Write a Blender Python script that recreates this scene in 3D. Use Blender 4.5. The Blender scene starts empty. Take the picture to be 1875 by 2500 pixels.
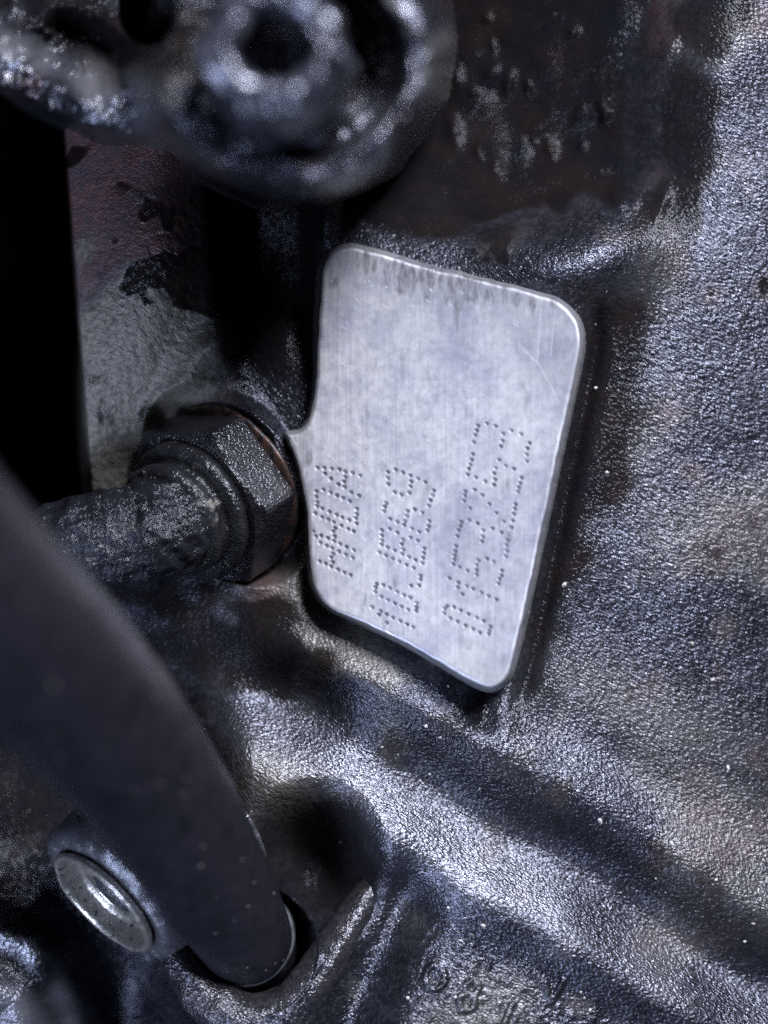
import bpy, bmesh, math, random
import numpy as np
from mathutils import Vector, Matrix

random.seed(7)
rng = np.random.default_rng(11)
sc = bpy.context.scene
C = sc.collection

# ------------------------------------------------------------------ camera, light, exposure
# working unit: 0.05 mm ("u"), origin on the machined pad, +z towards the viewer
S = 5e-5
D = 4000.0
UC, VC = 937.5, 1250.0

cam_d = bpy.data.cameras.new('camera')
cam = bpy.data.objects.new('camera', cam_d)
C.objects.link(cam)
cam.location = (0, 0, D * S)
cam_d.sensor_fit = 'VERTICAL'
cam_d.sensor_height = 36.0
cam_d.sensor_width = 27.0
cam_d.lens = 18.0 / (1250.0 / D)
cam_d.clip_start = 0.005
cam_d.clip_end = 20.0
cam_d.dof.use_dof = True
cam_d.dof.focus_distance = (D + 20) * S
cam_d.dof.aperture_fstop = 5.6
sc.camera = cam

world = bpy.data.worlds.new('World')
sc.world = world
world.use_nodes = True
bg = world.node_tree.nodes['Background']
bg.inputs[0].default_value = (0.30, 0.36, 0.90, 1)
bg.inputs[1].default_value = 0.018


def area(name, loc, target, size, power, col, size_y=None):
    d = bpy.data.lights.new(name, 'AREA')
    d.energy = power
    d.color = col
    d.shape = 'RECTANGLE'
    d.size = size
    d.size_y = size_y or size
    o = bpy.data.objects.new(name, d)
    C.objects.link(o)
    o.location = loc
    o.rotation_euler = (Vector(target) - Vector(loc)).to_track_quat('-Z', 'Y').to_euler()
    return o


area('key_lamp', (0.30, 0.52, 0.62), (0, 0, 0), 0.24, 23.0, (0.79, 0.835, 1.0))
area('fill_lamp', (-0.42, -0.48, 0.55), (0, 0, 0), 0.24, 7.5, (0.56, 0.67, 1.0))

vs = sc.view_settings
vs.view_transform = 'Standard'
vs.look = 'None'
vs.exposure = 0.0
vs.gamma = 1.0
sc.cycles.use_denoising = False
sc.cycles.max_bounces = 6


# ------------------------------------------------------------------ helpers
def P(u, v, z):
    k = (D - z) / D
    return Vector(((u - UC) * k * S, (VC - v) * k * S, z * S))


def sm(a, b, x):
    t = np.clip((x - a) / (b - a), 0, 1)
    return t * t * (3 - 2 * t)


def gauss(U, V, u0, v0, su, sv, ang=0.0):
    c, s = math.cos(math.radians(ang)), math.sin(math.radians(ang))
    a = (U - u0) * c + (V - v0) * s
    b = -(U - u0) * s + (V - v0) * c
    return np.exp(-0.5 * ((a / su) ** 2 + (b / sv) ** 2))


def pdist(U, V, pts):
    best = np.full(U.shape, 1e9)
    for (x0, y0), (x1, y1) in zip(pts[:-1], pts[1:]):
        dx, dy = x1 - x0, y1 - y0
        t = np.clip(((U - x0) * dx + (V - y0) * dy) / (dx * dx + dy * dy + 1e-9), 0, 1)
        best = np.minimum(best, np.hypot(U - x0 - t * dx, V - y0 - t * dy))
    return best


def inside_dist(U, V, poly):
    """signed distance, positive inside the polygon"""
    d = pdist(U, V, list(poly) + [poly[0]])
    ins = np.zeros(U.shape, bool)
    n = len(poly)
    for i in range(n):
        x0, y0 = poly[i]
        x1, y1 = poly[(i + 1) % n]
        cond = (y0 > V) != (y1 > V)
        xi = (x1 - x0) * (V - y0) / ((y1 - y0) if y1 != y0 else 1e-9) + x0
        ins ^= cond & (U < xi)
    return np.where(ins, d, -d)


def chaikin(p, n=2):
    for _ in range(n):
        q = []
        for i in range(len(p)):
            a, b = p[i], p[(i + 1) % len(p)]
            q.append((0.75 * a[0] + 0.25 * b[0], 0.75 * a[1] + 0.25 * b[1]))
            q.append((0.25 * a[0] + 0.75 * b[0], 0.25 * a[1] + 0.75 * b[1]))
        p = q
    return p


def fnoise(shape, s1, s2=None, ang=0.0, seed=0):
    """gaussian-filtered noise, unit deviation; s1 along ang, s2 across, in samples"""
    s2 = s2 or s1
    r = np.random.default_rng(seed)
    w = r.standard_normal(shape)
    fy = np.fft.fftfreq(shape[0])[:, None]
    fx = np.fft.rfftfreq(shape[1])[None, :]
    c, s = math.cos(math.radians(ang)), math.sin(math.radians(ang))
    a = fx * c + fy * s
    b = -fx * s + fy * c
    H = np.exp(-2 * math.pi ** 2 * ((a * s1) ** 2 + (b * s2) ** 2))
    o = np.fft.irfft2(np.fft.rfft2(w) * H, s=shape)
    o -= o.mean()
    return o / o.std()


def tps(ctrl, U, V, lam=1.0):
    """thin plate spline through control points (u, v, z)"""
    c = np.array(ctrl, float)
    xy = c[:, :2] / 1000.0
    n = len(c)

    def ker(r2):
        return np.where(r2 > 0, 0.5 * r2 * np.log(r2 + 1e-12), 0)
    r2 = ((xy[:, None, :] - xy[None, :, :]) ** 2).sum(-1)
    A = np.zeros((n + 3, n + 3))
    A[:n, :n] = ker(r2) + np.eye(n) * lam * 1e-4
    A[:n, n] = 1
    A[:n, n + 1:] = xy
    A[n, :n] = 1
    A[n + 1:, :n] = xy.T
    w = np.linalg.solve(A, np.concatenate([c[:, 2], [0, 0, 0]]))
    x, y = U / 1000.0, V / 1000.0
    out = w[n] + w[n + 1] * x + w[n + 2] * y
    for i in range(n):
        out = out + w[i] * ker((x - xy[i, 0]) ** 2 + (y - xy[i, 1]) ** 2)
    return out


def upsample(coarse, cu, cv, us, vs_):
    tmp = np.empty((coarse.shape[0], len(us)))
    for i in range(coarse.shape[0]):
        tmp[i] = np.interp(us, cu, coarse[i])
    out = np.empty((len(vs_), len(us)))
    iv = np.clip(np.searchsorted(cv, vs_) - 1, 0, len(cv) - 2)
    f = ((vs_ - cv[iv]) / (cv[iv + 1] - cv[iv]))[:, None]
    return tmp[iv] * (1 - f) + tmp[iv + 1] * f


def grid_mesh(name, U, V, Z, keep=None, attrs=None):
    """relief surface from arrays of sight position and height"""
    h, w = U.shape
    k = (D - Z) / D
    co = np.stack([(U - UC) * k * S, (VC - V) * k * S, Z * S], -1).reshape(-1, 3)
    idx = np.arange(h * w).reshape(h, w)
    q = np.stack([idx[1:, :-1], idx[1:, 1:], idx[:-1, 1:], idx[:-1, :-1]], -1)
    if keep is not None:
        kq = keep[1:, :-1] & keep[1:, 1:] & keep[:-1, 1:] & keep[:-1, :-1]
        q = q[kq]
        used = np.zeros(h * w, bool)
        used[q.ravel()] = True
        remap = np.cumsum(used) - 1
        q = remap[q]
        co = co[used]
    else:
        used = None
        q = q.reshape(-1, 4)
    me = bpy.data.meshes.new(name)
    me.vertices.add(len(co))
    me.vertices.foreach_set('co', co.astype(np.float32).ravel())
    nf = len(q)
    me.loops.add(nf * 4)
    me.loops.foreach_set('vertex_index', q.astype(np.int32).ravel())
    me.polygons.add(nf)
    me.polygons.foreach_set('loop_start', np.arange(0, nf * 4, 4, dtype=np.int32))
    me.polygons.foreach_set('loop_total', np.full(nf, 4, np.int32))
    me.polygons.foreach_set('use_smooth', np.ones(nf, bool))
    for an, arr in (attrs or {}).items():
        a = me.attributes.new(an, 'FLOAT', 'POINT')
        vals = arr.reshape(-1)
        if used is not None:
            vals = vals[used]
        a.data.foreach_set('value', vals.astype(np.float32))
    me.update()
    me.validate()
    return me


def link(name, me, mat, parent=None):
    o = bpy.data.objects.new(name, me)
    C.objects.link(o)
    if mat is not None:
        me.materials.append(mat)
    if parent is not None:
        o.parent = parent
        o.matrix_parent_inverse = parent.matrix_basis.inverted()
    return o


def empty(name, loc, label, cat, group=None):
    o = bpy.data.objects.new(name, None)
    C.objects.link(o)
    o.location = loc
    o.empty_display_size = 0.005
    o['label'] = label
    o['category'] = cat
    if group:
        o['group'] = group
    return o


def frame(axis, up=(0, 0, 1)):
    a = Vector(axis).normalized()
    x = Vector(up).cross(a)
    if x.length < 1e-5:
        x = Vector((1, 0, 0))
    x.normalize()
    y = a.cross(x)
    return x, y, a


def jit(seed, scale):
    """smooth pseudo noise on 3D points (working units)"""
    r = np.random.default_rng(seed)
    K = r.standard_normal((24, 3)) / scale
    ph = r.uniform(0, 6.28, 24)

    def f(p):
        return float(np.sin(K @ np.array(p) + ph).sum() / 3.46)
    return f


def lathe(origin, axis, profile, seg=96, rough=0.0, rscale=14.0, seed=3, ell=None, up=(0, 0, 1), hexr=None):
    """profile: (along, radius) pairs in working units; origin in metres"""
    x, y, a = frame(axis, up)
    bm = bmesh.new()
    nf = jit(seed, rscale)
    rows = []
    for (t, r) in profile:
        row = []
        for i in range(seg):
            th = 2 * math.pi * i / seg
            c, s = math.cos(th), math.sin(th)
            p = Vector(origin) / S + a * t + x * (c * r) + y * (s * r)
            if rough and r > 1:
                nn = nf(p) * rough
                p += (x * c + y * s) * nn + a * (nn * 0.5)
            row.append(bm.verts.new(p * S))
        rows.append(row)
    for r0, r1 in zip(rows[:-1], rows[1:]):
        for i in range(seg):
            j = (i + 1) % seg
            f = bm.faces.new((r0[i], r0[j], r1[j], r1[i]))
            f.smooth = True
    me = bpy.data.meshes.new('m')
    bmesh.ops.recalc_face_normals(bm, faces=bm.faces)
    bm.to_mesh(me)
    bm.free()
    return me


def spline(pts, n):
    """Catmull-Rom through tuples of any length"""
    pts = [np.array(p, float) for p in pts]
    pts = [2 * pts[0] - pts[1]] + pts + [2 * pts[-1] - pts[-2]]
    out = []
    for i in range(1, len(pts) - 2):
        for k in range(n):
            t = k / n
            p0, p1, p2, p3 = pts[i - 1:i + 3]
            out.append(0.5 * ((2 * p1) + (-p0 + p2) * t + (2 * p0 - 5 * p1 + 4 * p2 - p3) * t * t + (-p0 + 3 * p1 - 3 * p2 + p3) * t ** 3))
    out.append(pts[-2])
    return out


def tube(path, seg=64, rough=0.0, rscale=14.0, seed=5, cap=True, wrap=0.0, wrapn=0):
    """path: list of (x, y, z, r) in working units (world axes)"""
    bm = bmesh.new()
    nf = jit(seed, rscale)
    rows = []
    n = len(path)
    prevx = None
    for i, p in enumerate(path):
        c = Vector(p[:3])
        a = (Vector(path[min(i + 1, n - 1)][:3]) - Vector(path[max(i - 1, 0)][:3])).normalized()
        if prevx is None:
            x, y, _ = frame(a)
        else:
            x = (prevx - a * prevx.dot(a)).normalized()
            y = a.cross(x)
        prevx = x
        row = []
        for k in range(seg):
            th = 2 * math.pi * k / seg
            r = p[3]
            if wrapn:
                r += wrap * abs(math.sin(i / n * math.pi * wrapn + th * 0.5))
            d = x * math.cos(th) + y * math.sin(th)
            q = c + d * r
            if rough:
                q += d * (nf(q) * rough)
            row.append(bm.verts.new(q * S))
        rows.append(row)
    for r0, r1 in zip(rows[:-1], rows[1:]):
        for k in range(seg):
            j = (k + 1) % seg
            bm.faces.new((r0[k], r0[j], r1[j], r1[k])).smooth = True
    if cap:
        for r in (rows[0], rows[-1]):
            bm.faces.new(r)
    me = bpy.data.meshes.new('m')
    bmesh.ops.recalc_face_normals(bm, faces=bm.faces)
    bm.to_mesh(me)
    bm.free()
    return me


# ------------------------------------------------------------------ materials
class NT:
    def __init__(self, name):
        self.m = bpy.data.materials.new(name)
        self.m.use_nodes = True
        self.t = self.m.node_tree
        self.b = self.t.nodes['Principled BSDF']
        self.co = self.t.nodes.new('ShaderNodeTexCoord').outputs['Object']

    def n(self, typ, **kw):
        nd = self.t.nodes.new(typ)
        for k, v in kw.items():
            setattr(nd, k, v)
        return nd

    def L(self, a, b):
        self.t.links.new(a, b)

    def noise(self, size_u, detail=3, rough=0.55, vec=None, stretch=None, rot=None):
        """size in working units"""
        nd = self.n('ShaderNodeTexNoise')
        nd.inputs['Scale'].default_value = 1.0 / (size_u * S)
        nd.inputs['Detail'].default_value = detail
        nd.inputs['Roughness'].default_value = rough
        v = vec or self.co
        if stretch:
            if rot:
                mr = self.n('ShaderNodeMapping')
                mr.inputs['Rotation'].default_value = rot
                self.L(v, mr.inputs['Vector'])
                v = mr.outputs[0]
            mp = self.n('ShaderNodeMapping')
            mp.inputs['Scale'].default_value = stretch
            self.L(v, mp.inputs['Vector'])
            v = mp.outputs[0]
        self.L(v, nd.inputs['Vector'])
        return nd.outputs['Fac']

    def ramp(self, fac, stops, interp='LINEAR'):
        r = self.n('ShaderNodeValToRGB')
        r.color_ramp.interpolation = interp
        e = r.color_ramp.elements
        while len(e) < len(stops):
            e.new(0.5)
        for el, (p, c) in zip(e, stops):
            el.position = p
            el.color = (c, c, c, 1) if isinstance(c, (int, float)) else (*c, 1)
        self.L(fac, r.inputs[0])
        return r.outputs[0]

    def mix(self, fac, a, b, blend='MIX'):
        m = self.n('ShaderNodeMix', data_type='RGBA', blend_type=blend)
        for sock, val in ((m.inputs[0], fac), (m.inputs[6], a), (m.inputs[7], b)):
            if isinstance(val, (int, float)):
                sock.default_value = val if sock == m.inputs[0] else (val, val, val, 1)
            elif isinstance(val, tuple):
                sock.default_value = (*val, 1)
            else:
                self.L(val, sock)
        return m.outputs[2]

    def math(self, op, a, b=0.0, clamp=False):
        m = self.n('ShaderNodeMath', operation=op, use_clamp=clamp)
        for sock, val in ((m.inputs[0], a), (m.inputs[1], b)):
            if isinstance(val, (int, float)):
                sock.default_value = val
            else:
                self.L(val, sock)
        return m.outputs[0]

    def attr(self, name):
        a = self.n('ShaderNodeAttribute', attribute_name=name)
        return a.outputs['Fac']

    def bump(self, h, dist_u, strength=1.0, prev=None):
        b = self.n('ShaderNodeBump')
        b.inputs['Distance'].default_value = dist_u * S
        if isinstance(strength, (int, float)):
            b.inputs['Strength'].default_value = strength
        self.L(h, b.inputs['Height'])
        if not isinstance(strength, (int, float)):
            self.L(strength, b.inputs['Strength'])
        if prev is not None:
            self.L(prev, b.inputs['Normal'])
        return b.outputs[0]

    def set(self, **kw):
        for k, v in kw.items():
            s = self.b.inputs[k.replace('_', ' ')]
            if isinstance(v, (int, float)):
                s.default_value = v
            elif isinstance(v, tuple):
                s.default_value = (*v, 1)
            else:
                self.L(v, s)


def cast_material(name='oily_cast_metal', gain=1.0):
    """sooty oil-wet cast metal; attributes: soot, tan (dry dust), rust, dry"""
    t = NT(name)

    def g(c):
        return tuple(min(1.0, x * gain) for x in c)
    n1 = t.noise(90, 4, 0.6)
    n2 = t.noise(14, 3, 0.6)
    base = t.ramp(n1, [(0.25, g((0.014, 0.014, 0.018))), (0.75, g((0.046, 0.046, 0.055)))])
    base = t.mix(t.ramp(n2, [(0.45, 0.0), (0.7, 0.5)]), base, g((0.115, 0.115, 0.132)))
    tan_f = t.math('MULTIPLY', t.attr('tan'), t.ramp(n2, [(0.3, 0.35), (0.6, 1.0)]))
    base = t.mix(tan_f, base, (0.205, 0.185, 0.142))
    rust_f = t.math('MULTIPLY', t.attr('rust'), t.ramp(t.noise(45, 4, 0.6), [(0.35, 0.3), (0.65, 1.0)]))
    base = t.mix(rust_f, base, (0.11, 0.048, 0.040))
    base = t.mix(t.attr('lit_tone'), base, (0.40, 0.40, 0.43))  # paler tone painted in where light should catch
    soot_shade = t.math('MULTIPLY', t.attr('soot_shade'), 1.0, True)  # oily soot together with painted shade
    base = t.mix(soot_shade, base, t.ramp(t.noise(110, 4, 0.6), [(0.35, (0.004, 0.004, 0.005)), (0.7, (0.009, 0.006, 0.0048))]))
    rgh = t.ramp(t.noise(40, 3, 0.6), [(0.3, 0.24), (0.7, 0.36)])
    rgh = t.mix(soot_shade, rgh, 0.10)
    met = t.math('MULTIPLY', t.math('SUBTRACT', 0.8, t.math('MULTIPLY', t.attr('dry'), 0.6)), t.math('SUBTRACT', 1.0, soot_shade), True)
    rgh = t.mix(t.attr('dry'), rgh, 0.62)
    t.set(Base_Color=base, Roughness=rgh, Specular_IOR_Level=t.mix(soot_shade, 0.5, 0.05), Metallic=met,
          Coat_Weight=0.0, Coat_Roughness=0.18)
    b = t.bump(t.noise(4.6, 1.5, 0.5, stretch=(0.5, 1, 1), rot=(0, 0, math.radians(33))), 3.5, t.math('SUBTRACT', 1.0, t.math('MULTIPLY', soot_shade, 0.22)))
    t.set(Normal=b)
    return t.m


def pad_material():
    t = NT('brushed_machined_metal')
    # brush marks run along the pad's long side (world y)
    s1 = t.noise(6, 3, 0.6, stretch=(1, 0.035, 1))
    s2 = t.noise(30, 4, 0.6, stretch=(1, 0.18, 1))
    blot = t.noise(120, 5, 0.65)
    fine = t.noise(20, 3, 0.65)
    col = t.ramp(s1, [(0.3, (0.50, 0.485, 0.47)), (0.7, (0.535, 0.52, 0.505))])
    col = t.mix(t.ramp(s2, [(0.5, 0.0), (0.72, 0.3)]), col, (0.39, 0.385, 0.41))
    col = t.mix(t.ramp(blot, [(0.42, 0.0), (0.66, 0.8)]), col, (0.32, 0.315, 0.365))
    stain = t.math('MULTIPLY', t.attr('stain'), t.ramp(t.noise(14, 4, 0.7, stretch=(1, 0.3, 1)), [(0.3, 0.3), (0.62, 1.0)]), True)
    col = t.mix(stain, col, (0.085, 0.08, 0.08))
    col = t.mix(t.attr('scratch'), col, (0.95, 0.95, 0.95))
    col = t.mix(t.attr('pit'), col, (0.12, 0.12, 0.135))
    r = t.ramp(fine, [(0.3, 0.48), (0.7, 0.60)])
    r = t.mix(t.attr('scratch'), r, 0.28)
    met = t.math('SUBTRACT', 0.92, t.math('MULTIPLY', stain, 0.6))
    t.set(Base_Color=col, Metallic=met, Roughness=r)
    b = t.bump(s1, 0.4, 0.2)
    b = t.bump(t.noise(4, 2, 0.5), 0.25, 0.4, b)
    t.set(Normal=b)
    return t.m


def oily_part(name, dark, light, rough=(0.2, 0.42), grain=9, bumpd=2.2, metal=0.0, patch=None, coat=0.4, spots=None, spec=0.6, big=0.3):
    t = NT(name)
    n = t.noise(60, 4, 0.6)
    col = t.ramp(n, [(0.3, dark), (0.72, light)])
    if patch:
        pc, size, lo, hi = patch
        col = t.mix(t.ramp(t.noise(size, 4, 0.65), [(lo, 0.0), (hi, 1.0)]), col, pc)
    if spots:
        pc, size, lo = spots
        col = t.mix(t.ramp(t.noise(size, 1, 0.4), [(lo, 0.0), (lo + 0.04, 1.0)]), col, pc)
    r = t.ramp(t.noise(35, 3, 0.6), [(0.3, rough[0]), (0.7, rough[1])])
    t.set(Base_Color=col, Roughness=r, Metallic=metal, Specular_IOR_Level=spec, Coat_Weight=coat, Coat_Roughness=0.2)
    b = t.bump(t.noise(grain, 2, 0.5), bumpd, 0.8)
    b = t.bump(t.noise(grain * 4, 3, 0.5), bumpd * 2, big, b)
    t.set(Normal=b)
    return t.m


M_cast = cast_material()
M_bracket = cast_material('oily_bracket_alloy', 1.15)
M_pad = pad_material()
M_nut = oily_part('black_oily_steel', (0.006, 0.006, 0.008), (0.024, 0.022, 0.024), (0.12, 0.26), 7, 5.5, 0.1,
                  ((0.06, 0.045, 0.037), 70, 0.6, 0.75), coat=0.1)
M_copper = oily_part('tarnished_copper', (0.025, 0.015, 0.012), (0.13, 0.065, 0.042), (0.35, 0.55), 9, 2.2, 0.5,
                     ((0.012, 0.011, 0.012), 30, 0.45, 0.6), coat=0.1)
M_boot = oily_part('oil_soaked_sleeve', (0.005, 0.005, 0.006), (0.016, 0.016, 0.02), (0.08, 0.18), 7, 6.5, 0.0,
                   ((0.045, 0.041, 0.034), 110, 0.66, 0.76), coat=0.0, spec=0.32)
M_ferr = oily_part('dirty_plated_collar', (0.008, 0.008, 0.009), (0.025, 0.025, 0.026), (0.14, 0.3), 7, 5.0, 0.1,
                   ((0.20, 0.19, 0.155), 55, 0.62, 0.70), coat=0.0, spec=0.4)
M_hose = oily_part('black_rubber', (0.006, 0.006, 0.008), (0.014, 0.013, 0.017), (0.42, 0.55), 14, 1.0, 0.0, coat=0.0, spec=0.24,
                   spots=((0.16, 0.145, 0.12), 17, 0.75))
M_bolt = oily_part('greasy_bolt_steel', (0.015, 0.015, 0.018), (0.10, 0.10, 0.12), (0.18, 0.34), 20, 8.0, 0.5)
M_bush = oily_part('worn_yellowish_metal', (0.42, 0.39, 0.33), (0.68, 0.64, 0.56), (0.24, 0.4), 10, 1.6, 0.8,
                   ((0.03, 0.028, 0.026), 18, 0.58, 0.68), coat=0.1)
M_ring = oily_part('polished_ring', (0.35, 0.35, 0.36), (0.6, 0.6, 0.62), (0.15, 0.3), 16, 0.8, 1.0, coat=0.0)
M_edge = oily_part('dull_clamp_edge', (0.03, 0.03, 0.03), (0.20, 0.20, 0.21), (0.3, 0.5), 12, 2.0, 0.5, coat=0.0)

# ------------------------------------------------------------------ engine block
block = empty('engine_block', P(1050, 1200, -120),
              'black oil-stained cast engine block with a bright machined number pad', 'engine block')

K = 1.1302                      # photograph view scale used while measuring


def pk(pts):
    return [(x * K, y * K) for x, y in pts]


pad_poly = pk([(693, 625), (697, 578), (712, 548), (742, 533), (782, 535), (900, 571), (1040, 605), (1178, 638),
               (1222, 660), (1249, 695), (1256, 742), (1248, 790), (1230, 872), (1200, 1012), (1170, 1152), (1140, 1292),
               (1108, 1432), (1093, 1470), (1066, 1486), (1038, 1482), (990, 1456), (900, 1402), (800, 1352), (712, 1318),
               (684, 1290), (670, 1240), (666, 1190), (664, 1120), (656, 1060), (642, 1002), (624, 954), (616, 936),
               (632, 937), (655, 930), (670, 900), (681, 840), (685, 740), (689, 680)])
pad_poly_s = chaikin(pad_poly, 2)


def zpad(U, V):
    return 0.20 * (U - 1050.0)


# ---- block casting: one relief surface
fine_u = np.arange(-36, 1912, 2.4)
fine_v = np.arange(-36, 2537, 2.4)


def widen(a):
    lo = a[0] - np.cumsum(np.geomspace(4, 60, 22))[::-1]
    hi = a[-1] + np.cumsum(np.geomspace(4, 60, 22))
    return np.concatenate([lo, a, hi])


us, vs_ = widen(fine_u), widen(fine_v)
U, V = np.meshgrid(us, vs_)
shape = U.shape

ctrl = [  # (u, v, height)
    # wall right of the pad
    (2100, 0, -130), (2100, 500, -130), (2100, 1000, -130), (2100, 1500, -120), (2250, 2000, -160),
    (1900, 50, -80), (1900, 400, -90), (1900, 800, -100), (1900, 1200, -105), (1900, 1500, -100), (1900, 1700, -100),
    (1700, 750, -70), (1700, 1000, -78), (1680, 1300, -80), (1640, 1530, -80),
    (1540, 760, -75), (1510, 1000, -80), (1460, 1250, -80), (1400, 1480, -75), (1340, 1650, -70),
    # below the pad plate
    (1150, 850, -70), (1000, 1150, -90), (1100, 1420, -60), (850, 1350, -90),
    # above the pad
    (900, 540, -130), (1050, 520, -140), (1250, 610, -60), (1440, 590, -35), (1560, 640, -60),
    (900, 430, -235), (1000, 420, -235), (1150, 430, -215), (1350, 460, -175), (1520, 440, -140), (1000, 200, -250),
    (1150, 250, -215), (1350, 200, -150), (1530, 200, -75), (1200, 0, -195), (1500, 0, -80), (1000, 0, -250), (1200, -300, -190),
    (1750, -300, -60),
    # pillar on the left and the recess beside the pad
    (185, 300, -70), (300, 300, -20), (480, 300, -30), (200, 600, -70), (310, 600, -15), (470, 620, -25),
    (215, 900, -95), (320, 900, -70), (470, 900, -100), (235, 1060, -150), (330, 1040, -160), (240, 1180, -200), (330, 1180, -220),
    (600, 350, -150), (600, 600, -190), (620, 780, -180), (700, 400, -190), (720, 620, -200), (760, 800, -150),
    (760, 480, -150), (560, 900, -120), (700, 950, -130), (500, 1150, -200), (800, 200, -240), (500, 0, -150),
    # below the fitting
    (470, 1440, -150), (620, 1440, -110), (740, 1500, -75), (800, 1520, -60), (420, 1560, -200),
    (950, 2230, -60), (900, 2350, -100), (840, 2500, -120), (800, 2700, -120), (760, 2150, -200),
    # lower left
    (60, 1950, -330), (170, 2000, -280), (300, 2050, -230), (420, 2250, -200), (330, 2420, -420), (280, 2560, -420),
    (60, 2140, -260), (40, 2300, -180), (150, 2380, -240), (90, 2480, -170), (-150, 2300, -150), (-150, 1900, -350),
    (500, 2500, -210), (650, 2560, -200), (420, 2440, -260), (0, 1600, -450), (250, 1700, -350), (-200, 1500, -500),
]
for s_ in () and (1850, 2150, 2450, 2750, 3100):
    for t_, h_ in ((700, 30), (830, 10), (960, -75), (1050, -30), (1140, 22), (1240, -25), (1345, -130), (1420, -140), (1560, -135), (1750, -150)):
        uu, vv = 0.864 * s_ - 0.503 * t_, 0.503 * s_ + 0.864 * t_
        if uu < 930 or vv < 1640 or (vv < 1720 and uu < 1400) or (t_ < 900 and uu > 1800) or (t_ == 700 and uu < 1600):
            continue
        if uu < 1010 and vv > 2100:
            continue
        ctrl.append((uu, vv, h_))

cu = np.arange(us[0] - 15, us[-1] + 30, 14.0)
cv = np.arange(vs_[0] - 15, vs_[-1] + 30, 14.0)
CU, CV = np.meshgrid(cu, cv)
CZ = tps(ctrl, CU, CV, 1.0)
for _ in range(14):                                            # even out the spline's knots
    Pz = np.pad(CZ, 1, mode='edge')
    CZ = (Pz[1:-1, 1:-1] * 4 + (Pz[:-2, 1:-1] + Pz[2:, 1:-1] + Pz[1:-1, :-2] + Pz[1:-1, 2:]) * 2 + Pz[:-2, :-2] + Pz[:-2, 2:] + Pz[2:, :-2] + Pz[2:, 2:]) / 16
Z = upsample(CZ, cu, cv, us, vs_)

td = -0.503 * U + 0.864 * V
tw = td + 16 * fnoise(shape, 70, seed=81) + 5 * fnoise(shape, 26, seed=82)
_t = np.linspace(500, 2200, 600)
_h = np.interp(_t, [500, 700, 800, 860, 955, 990, 1050, 1110, 1140, 1210, 1305, 1340, 1372, 1395, 1500, 1800, 2200],
               [-70, -74, -76, -62, -8, 2, -44, -100, -98, -48, 30, 38, 8, -4, 26, 95, 140])
_k = np.exp(-0.5 * (np.arange(-36, 37) / 13.0) ** 2)
_h = np.convolve(np.pad(_h, 36, mode='edge'), _k / _k.sum(), 'valid')
bandw = sm(760, 880, td) * sm(420, 620, U) * sm(1480, 1640, V + 0.12 * (U - 800))
Z = Z * (1 - bandw) + (np.interp(tw, _t, _h) - 45 * (1 - sm(560, 1000, U)) + 26 * gauss(U, V, 860, 1830, 90, 60, 30)) * bandw
Z += (3.5 * fnoise(shape, 60, seed=83) + 1.0 * fnoise(shape, 24, seed=84)) * sm(300, 500, U)
# groove right of the upper boss
gd = pdist(U, V, [(1790, -400), (1740, 0), (1690, 250), (1650, 480), (1600, 640)])
gx = U - np.interp(V, [-400, 0, 250, 480, 640], [1790, 1740, 1690, 1650, 1600])
Z -= (40 + 70 * sm(0, 500, 640 - V)) * (1 - sm(-210, 90, gx)) * (1 - sm(250, 720, V)) * sm(800, 1000, U)
# pillar: vertical crease, rounded strip, knob and smeared ridge
crease = np.interp(V, [250, 600, 900], [500, 515, 540])
act = 1 - sm(800, 930, V)
Z -= 55 * sm(-8, 60, U - crease) * (1 - sm(200, 290, U - crease)) * act
Z += 16 * np.exp(-0.5 * ((U - crease + 8) / 22) ** 2) * act
Z += 30 * np.exp(-0.5 * ((U - 700) / 44) ** 2) * (1 - sm(640, 780, V))
Z += 42 * np.exp(-0.5 * ((U - 795) / 16) ** 2) * (1 - sm(520, 620, V))
Z += 62 * gauss(U, V, 690, 815, 42, 48)
Z += 46 * gauss(U, V, 545, 830, 38, 55, 20)
Z += 40 * gauss(U, V, 470, 900, 30, 90, 30)
# mounds above the pad
Z += 32 * gauss(U, V, 1290, 620, 95, 55, 15) + 38 * gauss(U, V, 1490, 610, 90, 70, 0)
# lumpy caked zone beside the upper boss
lump = fnoise(shape, 22, 14, 70, seed=21)
lump2 = fnoise(shape, 9, seed=22)
zone = sm(980, 1100, U) * (1 - sm(1560, 1680, U)) * (1 - sm(400, 500, V))
Z += zone * (4.5 * lump + 2.5 * lump2)
neck = (1 - sm(1010, 1230, U)) * (1 - sm(280, 480, V)) * sm(820, 900, U)
rb_ = random.Random(31)
for _ in range(26):                                            # beads of caked oil
    q_ = rb_.uniform(6, 15)
    Z += rb_.uniform(0.8, 1.3) * q_ * gauss(U, V, rb_.uniform(1090, 1640), rb_.uniform(20, 500), q_, q_ * rb_.uniform(1.0, 2.6), rb_.uniform(-30, 30))
Z += 0 * zone * 40 * gauss(U, V, 1215, 300, 14, 70, -12) + 0 * zone * gauss(U, V, 1240, 340, 60, 12, -14)
Z -= 12 * np.exp(-0.5 * (pdist(U, V, [(1100, 480), (1240, 520), (1380, 455), (1540, 420)]) / 16) ** 2)
Z -= 0 * np.exp(-0.5 * (pdist(U, V, [(840, 1670), (990, 1765), (1150, 1850)]) / 34) ** 2)
# drain seam below the lower pad corner
Z -= 22 * np.exp(-0.5 * (pdist(U, V, [(1195, 1660), (1182, 1710), (1180, 1760)]) / 24) ** 2)
# dark oblique hollow beside the hose socket
Z -= 90 * np.exp(-0.5 * (pdist(U, V, [(975, 2200), (895, 2380), (810, 2600)]) / 60) ** 2)
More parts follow.
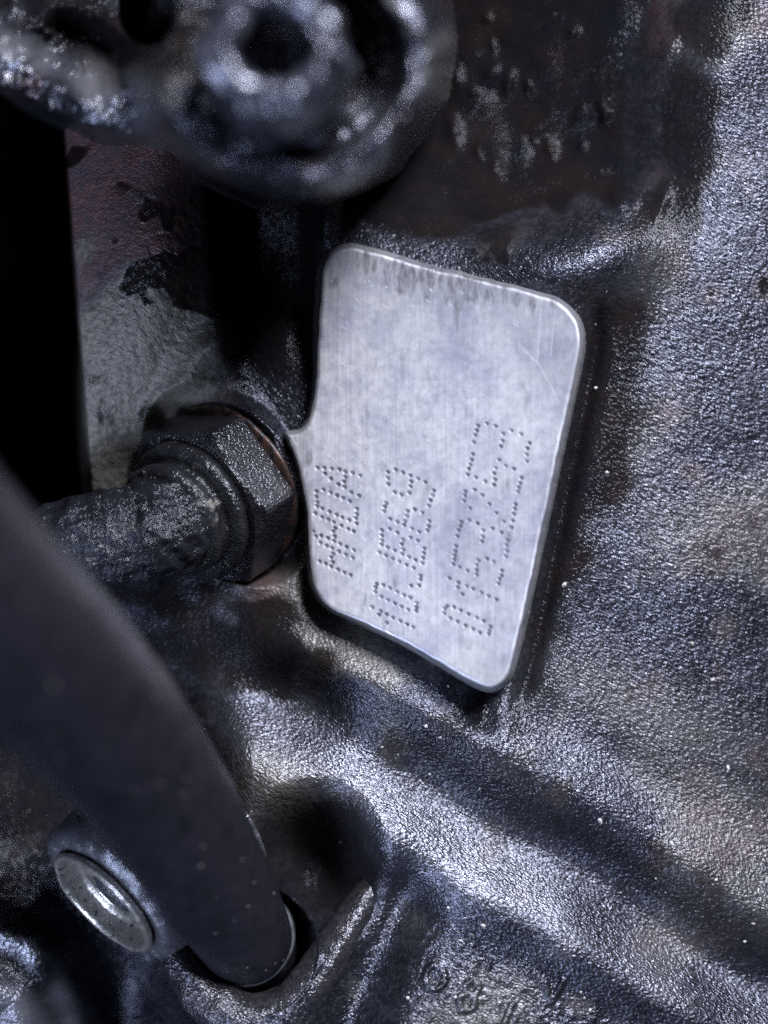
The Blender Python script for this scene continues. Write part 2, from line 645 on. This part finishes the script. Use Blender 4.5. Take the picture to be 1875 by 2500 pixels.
# lower-left ribs
Z += 70 * np.exp(-0.5 * (pdist(U, V, [(-200, 2180), (70, 2300), (190, 2470), (230, 2700)]) / 38) ** 2)
Z += 60 * np.exp(-0.5 * (pdist(U, V, [(-200, 2330), (40, 2440), (110, 2600)]) / 36) ** 2)
# keep the casting below the pad plate and give the plate a shadow gap
inD = inside_dist(CU, CV, pad_poly_s)
inD = upsample(inD, cu, cv, us, vs_)
cap = zpad(U, V) - 26 - 30 * sm(-60, 0, inD)
Z = np.where(inD > -140, Z + (np.minimum(Z, cap) - Z) * sm(-140, -40, inD), Z)
rightside = sm(-10, 60, U - (1425 - 0.195 * (V - 780)))
Z -= 46 * np.exp(-0.5 * ((inD + 22) / 26) ** 2) * rightside * sm(640, 760, V)
Z -= 330 * (1 - sm(110, 165, np.hypot(U - 614, V - 2320)))
Z -= 260 * (1 - sm(0.1, 1.5, np.hypot((U - 770) / 130, (V - 2120) / 160)))
# spot face under the fitting
FA = Vector((-0.57, -0.40, 0.72)).normalized()
FO = P(565, 1185, -195)
fo = FO / S
k_ = (D - Z) / D
X3, Y3 = (U - UC) * k_, (VC - V) * k_
pl = fo.z - (FA.x * (X3 - fo.x) + FA.y * (Y3 - fo.y)) / FA.z      # height of the seat plane
ax_d = np.sqrt(np.maximum(0, (X3 - fo.x) ** 2 + (Y3 - fo.y) ** 2 + (pl - fo.z) ** 2))
seat = 1 - sm(232, 285, ax_d)
Z = Z * (1 - seat) + np.minimum(np.clip(pl - 3, -230, 40), np.where(inD > -30, zpad(U, V) - 14, 1e3)) * seat
Z += 12 * np.exp(-0.5 * ((ax_d - 280) / 14) ** 2) * (1 - sm(620, 700, U))
# cliff left of the pillar
cl = np.interp(V, [-600, 283, 1187, 1300], [90, 153, 220, 240])
cliff = (1 - sm(-26, 6, U - cl)) * (1 - sm(1230, 1420, V))
Z = Z * (1 - cliff) + (-1500 + 160 * fnoise(shape, 60, seed=4) * 0.5 + 14 * fnoise(shape, 5, seed=6)) * cliff
shade_wall = (1 - sm(-150, -60, U)) * (1 - sm(1230, 1420, V))  # added out-of-view wall, keeps light out of the void
Z += 700 * cliff * gauss(U, V, 110, 700, 70, 60, -10)
Z = Z * (1 - shade_wall) + 200 * shade_wall
# raised cast figures on the lower flat
marks = np.zeros(shape)


def ring(cx, cy, rx, ry, a0=0, a1=360, n=22):
    return [(cx + rx * math.cos(math.radians(a)), cy + ry * math.sin(math.radians(a))) for a in np.linspace(a0, a1, n)]


for st in (ring(1062, 2386, 24, 29), ring(1152, 2412, 17, 16), ring(1140, 2446, 20, 20),
           [(1300, 2376), (1330, 2400), (1345, 2446)], [(1345, 2446), (1362, 2420), (1375, 2396)],
           [(1250, 2452), (1238, 2480), (1228, 2510)]):
    sel = (U > 1000) & (U < 1420) & (V > 2330) & (V < 2540)
    dd = np.full(shape, 1e3)
    dd[sel] = pdist(U[sel], V[sel], st)
    marks = np.maximum(marks, 1 - sm(2, 12, dd))

# ---- casting grain
g1 = fnoise(shape, 0.85, 0.65, 35, seed=31)
g2 = fnoise(shape, 2.4, 1.9, 35, seed=32)
g3 = fnoise(shape, 9, seed=33)
sstrk = fnoise(shape, 1.5, 0.65, 36, seed=34)
peb = np.clip(g1, -0.6, 2.6)
amp = np.ones(shape)
amp *= 1 - 0.65 * gauss(U, V, 900, 1770, 170, 90, 25)
amp *= 1 - 0.45 * gauss(U, V, 1100, 1600, 130, 60, 20)
wall = sm(1400, 1560, U) * sm(500, 800, V) * (1 - sm(1650, 1850, V))
flat = sm(1380, 1440, -0.503 * U + 0.864 * V) * sm(960, 1020, U)
coarse = sm(1750, 2100, V) * (1 - sm(850, 1000, U))
pill = (1 - sm(500, 560, U)) * (1 - sm(1150, 1250, V)) * sm(300, 700, V)
grain = 0.32 * peb + 0.05 * g2 + 0.3 * g3
grain = grain * (1 - wall) + (0.45 * sstrk + 0.12 * peb + 0.05 * g2 + 0.3 * g3) * wall
grain += flat * (1.0 * np.clip(g2, -0.5, 3)) + coarse * (0.4 * peb + 0.5 * g2) + pill * (1.1 * np.clip(g2, -2.2, 0.8))

# ---- stains and deposits on the casting, with painted shade and light
bl = fnoise(shape, 34, seed=41)
bl2 = fnoise(shape, 12, seed=42)
soot_shade = zone * (0.88 + 0.08 * np.tanh(bl)) + 0.9 * (1 - sm(-60, 60, 520 + 20 * bl - V)) * 0
soot_shade = np.maximum(soot_shade, 0.95 * sm(-0.2, 0.5, gauss(U, V, 1000, 500, 190, 60, 10) * 2 - 0.75 + 0.18 * bl2))
bl4 = fnoise(shape, 5, seed=44)
pat = gauss(U, V, 450, 670, 95, 110, 10) * 1.6 - 0.9 + 0.5 * bl2 + 0.18 * bl4 - 1.2 * sm(735, 770, V - 0.25 * (U - 400) + 12 * bl4)                  # black oil run on the pillar
soot_shade = np.maximum(soot_shade, 0.95 * sm(0, 0.25, pat))
soot_shade = np.maximum(soot_shade, 0.9 * sm(540, 600, U) * (1 - sm(760, 790, U)) * sm(0, 0.5, 1.2 + 0.4 * bl2) * (1 - sm(900, 1010, V)))  # shade of the recess put into the colour
soot_shade = np.maximum(soot_shade, 0.85 * sm(0, 0.6, gauss(U, V, 480, 1560, 190, 90, 20) * 2 - 0.6 + 0.4 * bl2))
soot_shade = np.maximum(soot_shade, 0.95 * sm(-46, -6, inD) * rightside)  # darker in the gap beside the pad
soot_shade = np.maximum(soot_shade, 0.9 * np.exp(-0.5 * (pdist(U, V, [(1195, 1660), (1182, 1710), (1180, 1760)]) / 22) ** 2))
soot_shade = np.maximum(soot_shade, 0.9 * sm(0, 0.5, np.exp(-0.5 * (gd / 70) ** 2) * 1.2 - 0.4 + 0.15 * bl2) * (1 - sm(520, 720, V)))  # groove's shade painted in
soot_shade = np.maximum(soot_shade, 0.6 * sm(0, 0.9, np.exp(-0.5 * ((td - 1050) / 75) ** 2) * 1.3 - 0.35 + 0.25 * bl2) * sm(850, 960, U))      # valley band's shade painted in as a dark coat
soot_shade = np.maximum(soot_shade, 0.94 * sm(-225, -110, inD + 30 * bl + 16 * bl2) * sm(-10, 60, U - (1405 - 0.195 * (V - 780))) * sm(640, 760, V))  # darker zone along the pad's right side
soot_shade = np.maximum(soot_shade, 0.8 * sm(230, 520, U + 30 * bl2) * (1 - sm(520, 800, V + 40 * bl2)) * (1 - sm(560, 600, U)))  # bracket's shade over the upper pillar, painted in
soot_shade = np.maximum(soot_shade, 0.97 * (1 - sm(480, 570, V + 40 * bl2)) * sm(780, 850, U) * (1 - sm(1500, 1650, U)))
soot_shade = np.maximum(soot_shade, 0.85 * sm(0, 0.6, gauss(U, V, 780, 2110, 110, 110, 0) * 2 - 0.5 + 0.2 * bl2))  # shade of the cavity beside the hose end, painted in
soot_shade = np.maximum(soot_shade, 0.93 * sm(0, 0.6, gauss(U, V, 560, 1560, 230, 95, 18) * 2 - 0.7 + 0.3 * bl2 + 0.1 * bl4))
soot_shade = np.maximum(soot_shade, 0.9 * (1 - sm(300, 480, U + 40 * bl2)) * sm(1450, 1600, V) * (1 - sm(2080, 2200, V + 30 * bl2)))
soot_shade = np.clip(np.maximum(soot_shade, cliff * (1 - 0.5 * gauss(U, V, 110, 700, 70, 60, -10))), 0, 1)  # deep shadow of the void painted black
tan = 0.0 * U
tan = np.maximum(tan, (1 - sm(440, 600, U)) * sm(600, 760, V + 60 * bl2) * (1 - sm(1180, 1260, V)))
tan = np.maximum(tan, 0.5 * sm(0.2, 1.2, gauss(U, V, 820, 1560, 150, 60, 25) * 1.6 + 0.3 * bl2))
tan = np.maximum(tan, 0.6 * gauss(U, V, 720, 1440, 90, 60))
tan = np.maximum(tan, 0.22 * sm(0.2, 1.6, bl + 0.3) * sm(1350, 1600, U))
tan = np.maximum(tan, 0.55 * gauss(U, V, 690, 1940, 110, 60, 30) + 0.25 * gauss(U, V, 1600, 1750, 260, 60, 25))
tan = np.maximum(tan, 0.3 * flat * sm(-0.8, 1.0, bl))
rust = np.zeros(shape)
rust = np.maximum(rust, 0.95 * (1 - sm(420, 520, U)) * (1 - sm(560, 740, V + 50 * bl2)))
rust = np.maximum(rust, 0.9 * zone * sm(-0.3, 1.2, bl))
rust = np.maximum(rust, 0.7 * gauss(U, V, 650, 1440, 30, 70))
rust = np.maximum(rust, 0.18 * sm(0.2, 2.0, bl2 + 0.6 * bl) * sm(1250, 1450, U))
dry = np.maximum(np.clip(0.75 * tan + 0.4 * rust, 0, 1) * (1 - soot_shade), cliff)
dry = np.maximum(dry, 0.9 * (1 - soot_shade) * (1 - sm(520, 600, U)) * (1 - sm(1150, 1250, V)))

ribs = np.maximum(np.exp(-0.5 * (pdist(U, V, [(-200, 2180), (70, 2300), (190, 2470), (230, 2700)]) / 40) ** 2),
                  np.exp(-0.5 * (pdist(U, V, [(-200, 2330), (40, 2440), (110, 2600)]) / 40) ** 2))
lit_tone = 0.6 * ribs * sm(-1.0, 0.8, bl2)  # highlights on the ribs put into the colour
lit_tone = np.maximum(lit_tone, 0.17 * np.exp(-0.5 * ((tw - 1265) / 70) ** 2) * sm(450, 600, U) * sm(-1.2, 1.2, bl + 0.5 * bl2))  # light on the ridge band put into the colour
soot_shade *= 1 - 0.8 * ribs
grain *= (1 - 0.8 * neck) * amp * (1 - cliff) * (1 - 0.3 * seat) * (1 + 0.1 * soot_shade)
Z += grain + 6 * marks
me = grid_mesh('casting', U, V, Z, None, {'soot_shade': soot_shade, 'tan': tan, 'rust': rust, 'dry': dry, 'lit_tone': lit_tone})
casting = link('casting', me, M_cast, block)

# ---- loose grit lying on the casting
gv, gf = [], []
rg = random.Random(23)
spots_g = [(1379, 1427, 6.5), (1466, 2003, 7.0), (1640, 2060, 6.0), (1180, 2260, 7.0), (1075, 1800, 6.0), (1040, 1772, 5.0)]
while len(spots_g) < 110:
    a_, b_ = rg.uniform(820, 1860), rg.uniform(700, 2480)
    if b_ < 1650 and a_ < 1440:
        continue
    spots_g.append((a_, b_, rg.choice([1.8, 2.2, 2.6, 3.0, 3.6, 4.4])))
for a_, b_, q_ in spots_g:
    zz = Z[np.searchsorted(vs_, b_), np.searchsorted(us, a_)] + q_ * 0.35
    c_ = P(a_, b_, zz) / S
    base_i = len(gv)
    ph = rg.uniform(0, 6.28)
    el = rg.uniform(0.7, 1.6)
    for k in range(6):
        w_ = q_ * rg.uniform(0.7, 1.2)
        x_, y_ = math.cos(k * 1.047) * w_ * el, math.sin(k * 1.047) * w_
        gv.append(((c_.x + x_ * math.cos(ph) - y_ * math.sin(ph)) * S, (c_.y + x_ * math.sin(ph) + y_ * math.cos(ph)) * S, (c_.z - q_ * 0.4) * S))
    gv.append((c_.x * S, c_.y * S, (c_.z + q_ * 0.7) * S))
    gf += [(base_i + k, base_i + (k + 1) % 6, base_i + 6) for k in range(6)]
gm = bpy.data.meshes.new('grit')
gm.from_pydata(gv, [], gf)
gr_o = link('grit', gm, oily_part('pale_grit', (0.30, 0.25, 0.19), (0.72, 0.70, 0.66), (0.5, 0.7), 9, 1.0, 0.0, coat=0.0), block)
gr_o['kind'] = 'stuff'

# ---- machined pad with peened figures
D1 = [(180, 165), (303, 170), (441, 185), (577, 195), (678, 235), (812, 257), (948, 305), (318, 270), (425, 362), (680, 332), (658, 412),
      (555, 463), (670, 512), (160, 588), (288, 560), (418, 612), (532, 662), (640, 710), (785, 608), (930, 667), (762, 767), (162, 690),
      (178, 785), (170, 855), (268, 900), (395, 955), (525, 1012), (888, 903), (888, 1000), (872, 1073), (883, 1168), (625, 1058), (750, 1107),
      (262, 1053), (378, 1100), (473, 1145), (610, 1207), (733, 1265), (833, 1308), (498, 1250), (463, 1310), (490, 1398), (248, 1385),
      (368, 1430), (475, 1482), (587, 1535), (703, 1588), (835, 1648), (233, 1515), (347, 1570), (446, 1612), (567, 1672), (690, 1728),
      (815, 1785), (462, 1715), (427, 1775), (460, 1865), (222, 1850), (328, 1893), (428, 1942), (548, 1995), (663, 2050), (778, 2097),
      (155, 1398), (110, 1310), (140, 985)]
D2 = [(345, 237), (342, 348), (353, 460), (480, 195), (615, 248), (752, 302), (885, 358), (1018, 418), (765, 407), (752, 498), (730, 612),
      (467, 602), (587, 645), (1170, 570), (1147, 655), (1112, 745), (1080, 845), (315, 800), (285, 862), (272, 947), (698, 940), (825, 910),
      (962, 965), (685, 1032), (648, 1122), (635, 1192), (380, 1082), (510, 1138), (1090, 1118), (1077, 1212), (1053, 1290), (772, 1257),
      (905, 1315), (232, 1287), (372, 1265), (512, 1330), (236, 1383), (237, 1472), (227, 1547), (335, 1597), (466, 1652), (613, 1460),
      (750, 1417), (880, 1475), (592, 1538), (620, 1635), (598, 1715), (1000, 1613), (992, 1697), (978, 1785), (963, 1880), (722, 1768),
      (840, 1823), (190, 1687), (305, 1742), (430, 1797), (548, 1850), (678, 1910), (807, 1965), (930, 2105), (927, 2172)]
D3 = [(1185, 490), (1020, 497), (325, 458), (298, 530), (295, 622), (457, 485), (590, 545), (738, 617), (876, 685), (1003, 737), (417, 720),
      (550, 785), (692, 855), (826, 918), (960, 982), (1137, 850), (1130, 935), (1120, 1005), (233, 932), (405, 1010), (370, 1082), (525, 1075),
      (652, 1142), (805, 1210), (527, 1245), (940, 1280), (1062, 1335)]
D4 = [(640, 192), (783, 155), (927, 200), (620, 270), (592, 347), (573, 462), (1178, 268), (1050, 322), (1040, 437), (1010, 528), (1340, 328),
      (1477, 473), (1440, 560), (1430, 658), (1430, 768), (558, 652), (540, 745), (520, 825), (492, 892), (475, 983), (608, 1030), (757, 1093),
      (980, 745), (928, 875), (1092, 842), (1222, 892), (903, 963), (917, 1063), (900, 1150), (1345, 1035), (1328, 1125), (1303, 1195), (1287, 1265),
      (438, 1257), (425, 1323), (415, 1408), (587, 1230), (710, 1318), (510, 1527), (825, 1460), (940, 1602), (1057, 1742), (1250, 1465),
      (1235, 1538), (1222, 1622), (1205, 1732), (1183, 1838), (370, 1752), (353, 1820), (325, 1888), (308, 1982), (497, 1722), (632, 1775),
      (722, 1885), (717, 1987), (875, 1857), (1020, 1922)]
D5 = [(770, 278), (350, 350), (338, 435), (328, 507), (325, 572), (305, 645), (407, 690), (537, 750), (715, 583), (683, 658), (685, 742),
      (683, 817), (852, 557), (957, 603), (1187, 258), (1168, 338), (1173, 428), (1158, 518), (1093, 748), (1090, 828), (1055, 885), (1037, 960),
      (247, 875), (388, 942), (378, 1020), (453, 1132), (525, 1000), (625, 1043), (762, 1107), (877, 1162), (1003, 1215), (203, 1322), (168, 1368),
      (160, 1440), (318, 1343), (425, 1392), (552, 1453), (682, 1512), (800, 1567), (908, 1655), (890, 1723), (875, 1775), (258, 1522), (375, 1577),
      (500, 1637), (625, 1695), (737, 1753)]
dots = []
for lst, ox, oy, k in ((D1, 750, 1120, .13559), (D2, 900, 1120, .13559), (D3, 880, 1370, .12055), (D4, 1070, 1010, .15069), (D5, 1060, 1280, .15069)):
    for x, y in lst:
        dots.append((ox + x * k, oy + y * k))

ST = 1.9
pu = np.arange(660, 1445, ST)
pv = np.arange(585, 1700, ST)
PU, PV = np.meshgrid(pu, pv)
pd = inside_dist(PU, PV, pad_poly_s)
pd_n = pd + 0.6 * fnoise(PU.shape, 5, seed=50)
PZ = zpad(PU, PV)
PZ = PZ + 0.00012 * ((PU - 1150) ** 2 + (PV - 900) ** 2)
bev = 11.0
r_in = np.clip(bev - pd_n, 0, bev)
PZ = PZ - (bev - np.sqrt(np.maximum(bev ** 2 - r_in ** 2, 0))) * 0.75
PZ = PZ - np.clip(-pd_n, 0, 60) * 11
PZ += 0.04 * fnoise(PU.shape, 30, 1.2, 90, seed=51) * (pd > 0) + 0.8 * fnoise(PU.shape, 40, seed=52) * (pd > 0)
pit = np.zeros(PU.shape)
rr = random.Random(4)
for (x, y) in dots:
    i0, i1 = np.searchsorted(pu, [x - 12, x + 12])
    j0, j1 = np.searchsorted(pv, [y - 12, y + 12])
    su, sv = PU[j0:j1, i0:i1] - x, PV[j0:j1, i0:i1] - y
    a = su * 0.8 + sv * 0.6
    b = -su * 0.6 + sv * 0.8
    R = rr.uniform(5.5, 6.2)
    q = np.sqrt((a / (R * 1.08)) ** 2 + (b / (R * 0.95)) ** 2)
    PZ[j0:j1, i0:i1] += -1.0 * (1 - sm(0.5, 1.05, q)) 
    deep = rr.uniform(0.72, 1.0)
    pit[j0:j1, i0:i1] = np.maximum(pit[j0:j1, i0:i1], deep * (1 - sm(0.72, 1.1, q)))
scr = np.zeros(PU.shape)


def scratch(x, y, ln, ang, w, s):
    x1, y1 = x + ln * math.cos(ang), y + ln * math.sin(ang)
    i0, i1 = np.searchsorted(pu, [min(x, x1) - 6, max(x, x1) + 6])
    j0, j1 = np.searchsorted(pv, [min(y, y1) - 6, max(y, y1) + 6])
    if i1 <= i0 or j1 <= j0:
        return
    d = pdist(PU[j0:j1, i0:i1], PV[j0:j1, i0:i1], [(x, y), (x1, y1)])
    f = 1 - sm(0.2 * w, w, d)
    scr[j0:j1, i0:i1] = np.maximum(scr[j0:j1, i0:i1], s * f)
    PZ[j0:j1, i0:i1] += 0.25 * s * f


for _ in range(190):
    x, y = rr.uniform(770, 1400), rr.uniform(640, 1640)
    if rr.random() < 0.62:
        x = rr.gauss(880, 75)
        y = rr.uniform(680, 1580)
    scratch(x, y, rr.choice([5, 7, 9, 12, 16, 24]), math.radians(rr.gauss(42, 9)), rr.uniform(1.5, 2.1), rr.uniform(0.15, 0.75))
for x, y, ln, a in ((884, 1137, 52, 33), (1177, 1061, 22, 40), (905, 1288, 40, 46), (880, 1310, 45, 46), (1265, 840, 70, 45), (1310, 880, 60, 62), (1342, 935, 60, 66), (1355, 760, 110, 96), (1320, 755, 130, 94)):
    scratch(x, y, ln, math.radians(a), 1.9, 0.5)
# dirt rubbed in along the upper edge; darker beside the fitting
top_e = pdist(PU, PV, pk([(745, 540), (900, 571), (1040, 605), (1178, 638)]))
sb = fnoise(PU.shape, 8, 3, 90, seed=60)
stain = 0.95 * sm(0.0, 0.9, gauss(PU, PV, 1080, 690, 190, 40, 13) * 1.7 - 0.35 + 0.35 * sb)
stain = np.maximum(stain, 0.5 * np.exp(-top_e / 45) * sm(-1, 1, sb))
stain = np.maximum(stain, 0.5 * (1 - sm(620, 940, PV + 30 * sb - 0.2 * (PU - 1100))))
stain = np.maximum(stain, 0.85 * (1 - sm(735, 785, PU + 14 * sb)) * sm(1000, 1120, PV) * (1 - sm(1430, 1500, PV)))
stain = np.maximum(stain, 0.4 * sm(0.2, 1.6, fnoise(PU.shape, 26, seed=61)) * sm(1000, 1250, PU))
stain = np.maximum(stain, sm(2, 10, -pd))
me = grid_mesh('machined_pad', PU, PV, PZ, pd > -14, {'pit': pit, 'scratch': scr, 'stain': stain})
pad = link('machined_pad', me, M_pad, block)
pad['label'] = 'bright brushed machined pad with dot-peened number'


# ------------------------------------------------------------------ hex fitting with boot
fit = empty('hex_fitting', FO, 'oil-black hex fitting with copper washer screwed in left of the machined pad', 'fitting')
link('sealing_washer', lathe(FO, FA, [(2, 110), (2, 214), (5, 221), (10, 224), (16, 222), (20, 214), (20, 110)], 120, 1.2, 20), M_copper, fit)


def hex_mesh(origin, axis, R, h0, h1, long_dir):
    a = Vector(axis).normalized()
    x = Vector(long_dir)
    x = (x - a * x.dot(a)).normalized()
    y = a.cross(x)
    bm = bmesh.new()
    seg = 120
    rows = []
    Ri = R * 0.866
    for (t, mode) in ((h0, 'c'), (h0 + 5, 'h'), (h0 + (h1 - h0) * 0.33, 'h'), (h0 + (h1 - h0) * 0.66, 'h'), (h1 - 16, 'h'), (h1 - 7, 'm'), (h1, 'c'), (h1, 'i'), (h1 - 30, 'i')):
        row = []
        for i in range(seg):
            th = 2 * math.pi * i / seg
            loc = ((math.degrees(th) + 30) % 60) - 30
            rh = Ri / math.cos(math.radians(30 - abs(loc)))
            rh = min(rh, R * 0.985)
            r = {'h': rh, 'c': min(rh, Ri * 0.985), 'm': min(rh, Ri * 1.05), 'i': Ri * 0.6}[mode]
            row.append(bm.verts.new((Vector(origin) / S + a * t + x * (math.cos(th) * r) + y * (math.sin(th) * r)) * S))
        rows.append(row)
    for r0, r1 in zip(rows[:-1], rows[1:]):
        for i in range(seg):
            j = (i + 1) % seg
            bm.faces.new((r0[i], r0[j], r1[j], r1[i])).smooth = False
    bmesh.ops.recalc_face_normals(bm, faces=bm.faces)
    me = bpy.data.meshes.new('hex_nut')
    bm.to_mesh(me)
    bm.free()
    return me


link('hex_nut', hex_mesh(FO, FA, 232, 20, 150, (-0.57, 0.82, 0.0)), M_nut, fit)
link('collar', lathe(FO, FA, [(135, 90), (152, 180), (172, 183), (184, 172), (188, 152), (190, 142), (206, 140), (214, 150), (232, 152), (246, 144), (250, 120), (250, 60)], 96, 1.6, 22), M_ferr, fit)
# sleeve: starts on the collar and bends away to the left
st0 = fo + FA * 205
st1 = fo + FA * 262


def pw(u, v, z):
    p = P(u, v, z) / S
    return (p.x, p.y, p.z)


bp = spline([(*st0, 126), (*st1, 130), (*pw(350, 1305, 0), 128), (*pw(250, 1318, 10), 120), (*pw(140, 1342, -10), 112), (*pw(20, 1400, -80), 94), (*pw(-140, 1480, -160), 90)], 26)
link('boot', tube(bp, 110, 3.6, 11, 9), M_boot, fit)

# ------------------------------------------------------------------ bracket and bolt at the upper left
brk = empty('cast_bracket', P(400, 150, 300), 'blurred speckled cast bracket with bolt holes across the upper left corner', 'bracket')
b_poly = chaikin(pk([(-420, -420), (-420, 60), (-150, 130), (0, 188), (60, 216), (130, 250), (210, 278), (300, 298), (400, 312), (500, 322), (640, 330), (700, 100), (700, -420)]), 2)
bu = np.arange(-430, 1190, 4.0)
bv = np.arange(-430, 520, 4.0)
BU, BV = np.meshgrid(bu, bv)
d1 = inside_dist(BU, BV, b_poly)
bcx, bcy, bR = 625 * K, 92 * K, 325 * K
rb = np.hypot(BU - bcx, BV - bcy)
d2 = bR - rb
ws = d2 > d1
bd = np.maximum(d1, d2) + 3 * fnoise(BU.shape, 5, seed=70)
bossm = sm(-50, 30, d2)
BZ = 240.0 + 0.30 * (BV - 250) + (590 - 240 - 0.25 * (BV - 250)) * bossm
re_ = 40.0 + 10 * bossm
r_in = np.clip(re_ - bd, 0, re_)
BZ -= (re_ - np.sqrt(np.maximum(re_ ** 2 - r_in ** 2, 0)))
BZ -= np.clip(-bd, 0, 60) * 10
BZ -= 85 * sm(0.25, 0.75, gauss(BU, BV, 190, 130, 95, 70, 20)) + 0
BZ += 30 * gauss(BU, BV, 430, 130, 40, 120, 8)
hole = 1 - sm(52, 76, np.hypot((BU - 362) / 1.0, (BV - 25) / 1.35))
BZ -= 420 * hole
cb = 1 - sm(178 * K, 215 * K, np.hypot(BU - 668 * K, BV - 138 * K))
BZ -= 150 * cb
BZ += 22 * np.exp(-0.5 * ((rb - 268 * K) / 40) ** 2) * sm(-20, 60, d2)
BZ += 34 * np.exp(-0.5 * ((d1 - 75) / 40) ** 2) * (1 - bossm)
bgr = 7.0 * np.clip(fnoise(BU.shape, 1.9, seed=71), -0.7, 3) + 8 * fnoise(BU.shape, 5, seed=72) + 6 * fnoise(BU.shape, 14, seed=75)
BZ += bgr * (1 - 0.6 * cb)
bs = fnoise(BU.shape, 9, seed=73)
bsoot_shade = np.clip(0.55 + 0.9 * sm(0.15, 0.6, gauss(BU, BV, 190, 120, 130, 95, 20) + 0.12 * bs) + 0.6 * cb + 0.25 * bs, 0, 0.97)  # darker in the pocket and counterbore
bsoot_shade *= 0.15 + 0.85 * sm(60, 190, bd)  # coating thinned near the rim so the edge looks lit
blit_tone = 0.42 * np.exp(-0.5 * ((bd - 70) / 55) ** 2) * sm(-1.2, 0.8, bs) * (1 - 0.75 * bossm * (1 - sm(820, 960, BU)))  # light along the rim painted as a paler tone
btan = 0.5 * sm(0, 1.5, bs) * sm(-300, 100, BU)
brust = 0.35 * sm(0.4, 1.5, fnoise(BU.shape, 7, seed=74))
me = grid_mesh('bracket_body', BU, BV, BZ, bd > -42, {'soot_shade': bsoot_shade, 'tan': btan, 'rust': brust, 'dry': 0.3 * btan, 'lit_tone': blit_tone})
link('bracket_body', me, M_bracket, brk)

bolt_o = P(588 * K, 92 * K, 860)
bolt_base = Vector((bolt_o.x, bolt_o.y, 400 * S))
bolt = empty('socket_bolt', bolt_base, 'round socket head bolt sunk in the bracket boss at the top', 'bolt')
hr = 142
prof = [(0, 40), (0, hr)] + [(t, hr) for t in range(25, 425, 25)] + [(430, hr - 3), (442, hr - 10), (450, hr - 22), (453, hr - 36), (456, 108), (457, 92), (452, 80), (440, 74)] + [(t, 72) for t in (420, 395, 370, 340, 310, 290)] + [(286, 60), (284, 35), (290, 2)]
link('bolt_head', lathe(bolt_base, (0.0, 0.0, 1), prof, 128, 6.5, 16, 12, up=(0, 1, 0)), M_bolt, bolt)

# ------------------------------------------------------------------ hose and its socket
hose = empty('rubber_hose', P(590, 2290, -20), 'thick black rubber hose running diagonally in from the left edge', 'hose')
hp = spline([(*pw(-330, 1130, 1000), 186), (*pw(-110, 1385, 840), 186), (*pw(147, 1644, 600), 180), (*pw(352, 1887, 350), 162), (*pw(492, 2105, 150), 142), (*pw(578, 2250, 0), 123), (*pw(612, 2312, -150), 112), (*pw(625, 2335, -420), 112)], 22)
link('hose_body', tube(hp, 96, 1.0, 40, 15), M_hose, hose)
ha = (Vector(pw(612, 2312, -150)) - Vector(pw(578, 2250, 0))).normalized()
ho = P(598, 2287, -85)
link('end_ring', lathe(ho, ha, [(-8, 105), (-8, 118), (0, 124), (12, 126), (20, 120), (20, 105)], 96), M_edge, hose)
# the socket's lip belongs to the block
lip = ((400, 2270, -70, 42), (455, 2372, -35, 52), (530, 2455, -20, 60), (622, 2490, -15, 62), (712, 2455, -20, 60), (780, 2372, -40, 55), (836, 2285, -70, 50), (892, 2200, -115, 45), (955, 2105, -190, 36))
soc = tube(spline([(*pw(a_, b_, c_), q_) for a_, b_, c_, q_ in lip], 14), 48, 2.0, 16, 31)


def cast_attrs(me, soot_shade=0.0, tan=0.0, rust=0.0, dry=0.0):
    for n, v in (('soot_shade', soot_shade), ('tan', tan), ('rust', rust), ('dry', dry)):
        a = me.attributes.new(n, 'FLOAT', 'POINT')
        a.data.foreach_set('value', np.full(len(me.vertices), v, np.float32))


cast_attrs(soc, 0.2, 0.1, 0.05, 0.0)
link('socket_lip', soc, M_cast, block)

# ------------------------------------------------------------------ bushing on its boss
BA = Vector((-0.60, -0.58, 0.55)).normalized()
BO = P(257, 2198, 40)
BSC = 1.13
boss = lathe(BO, BA, [(-44, 20), (-44, 140), (-8, 150), (-2, 178), (-8, 194), (-26, 206), (-60, 212), (-130, 216), (-330, 230)], 110, 4.0, 15, 41)
cast_attrs(boss, 0.0, 0.2, 0.05, 0.1)
_a = boss.attributes.new('lit_tone', 'FLOAT', 'POINT')
_a.data.foreach_set('value', np.full(len(boss.vertices), 0.4, np.float32))  # boss painted paler to offset the hose's shadow
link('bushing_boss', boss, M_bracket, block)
bush = empty('flanged_bushing', BO, 'small pale metal bushing seated in a boss below the hose', 'bushing')
link('flange', lathe(BO, BA, [(p * BSC, q * BSC) for p, q in ((-6, 130), (6, 140), (14, 138), (17, 131), (14, 124), (2, 119), (-22, 116), (-30, 108), (-31, 80), (-27, 66), (-20, 68), (-19, 62), (-26, 57), (-70, 55))], 110, 0.8, 18, 43), M_bush, bush)
link('bore', lathe(BO, BA, [(p * BSC, q * BSC) for p, q in ((-24, 56.5), (-70, 54), (-130, 50), (-130, 2))], 64), M_ring, bush)
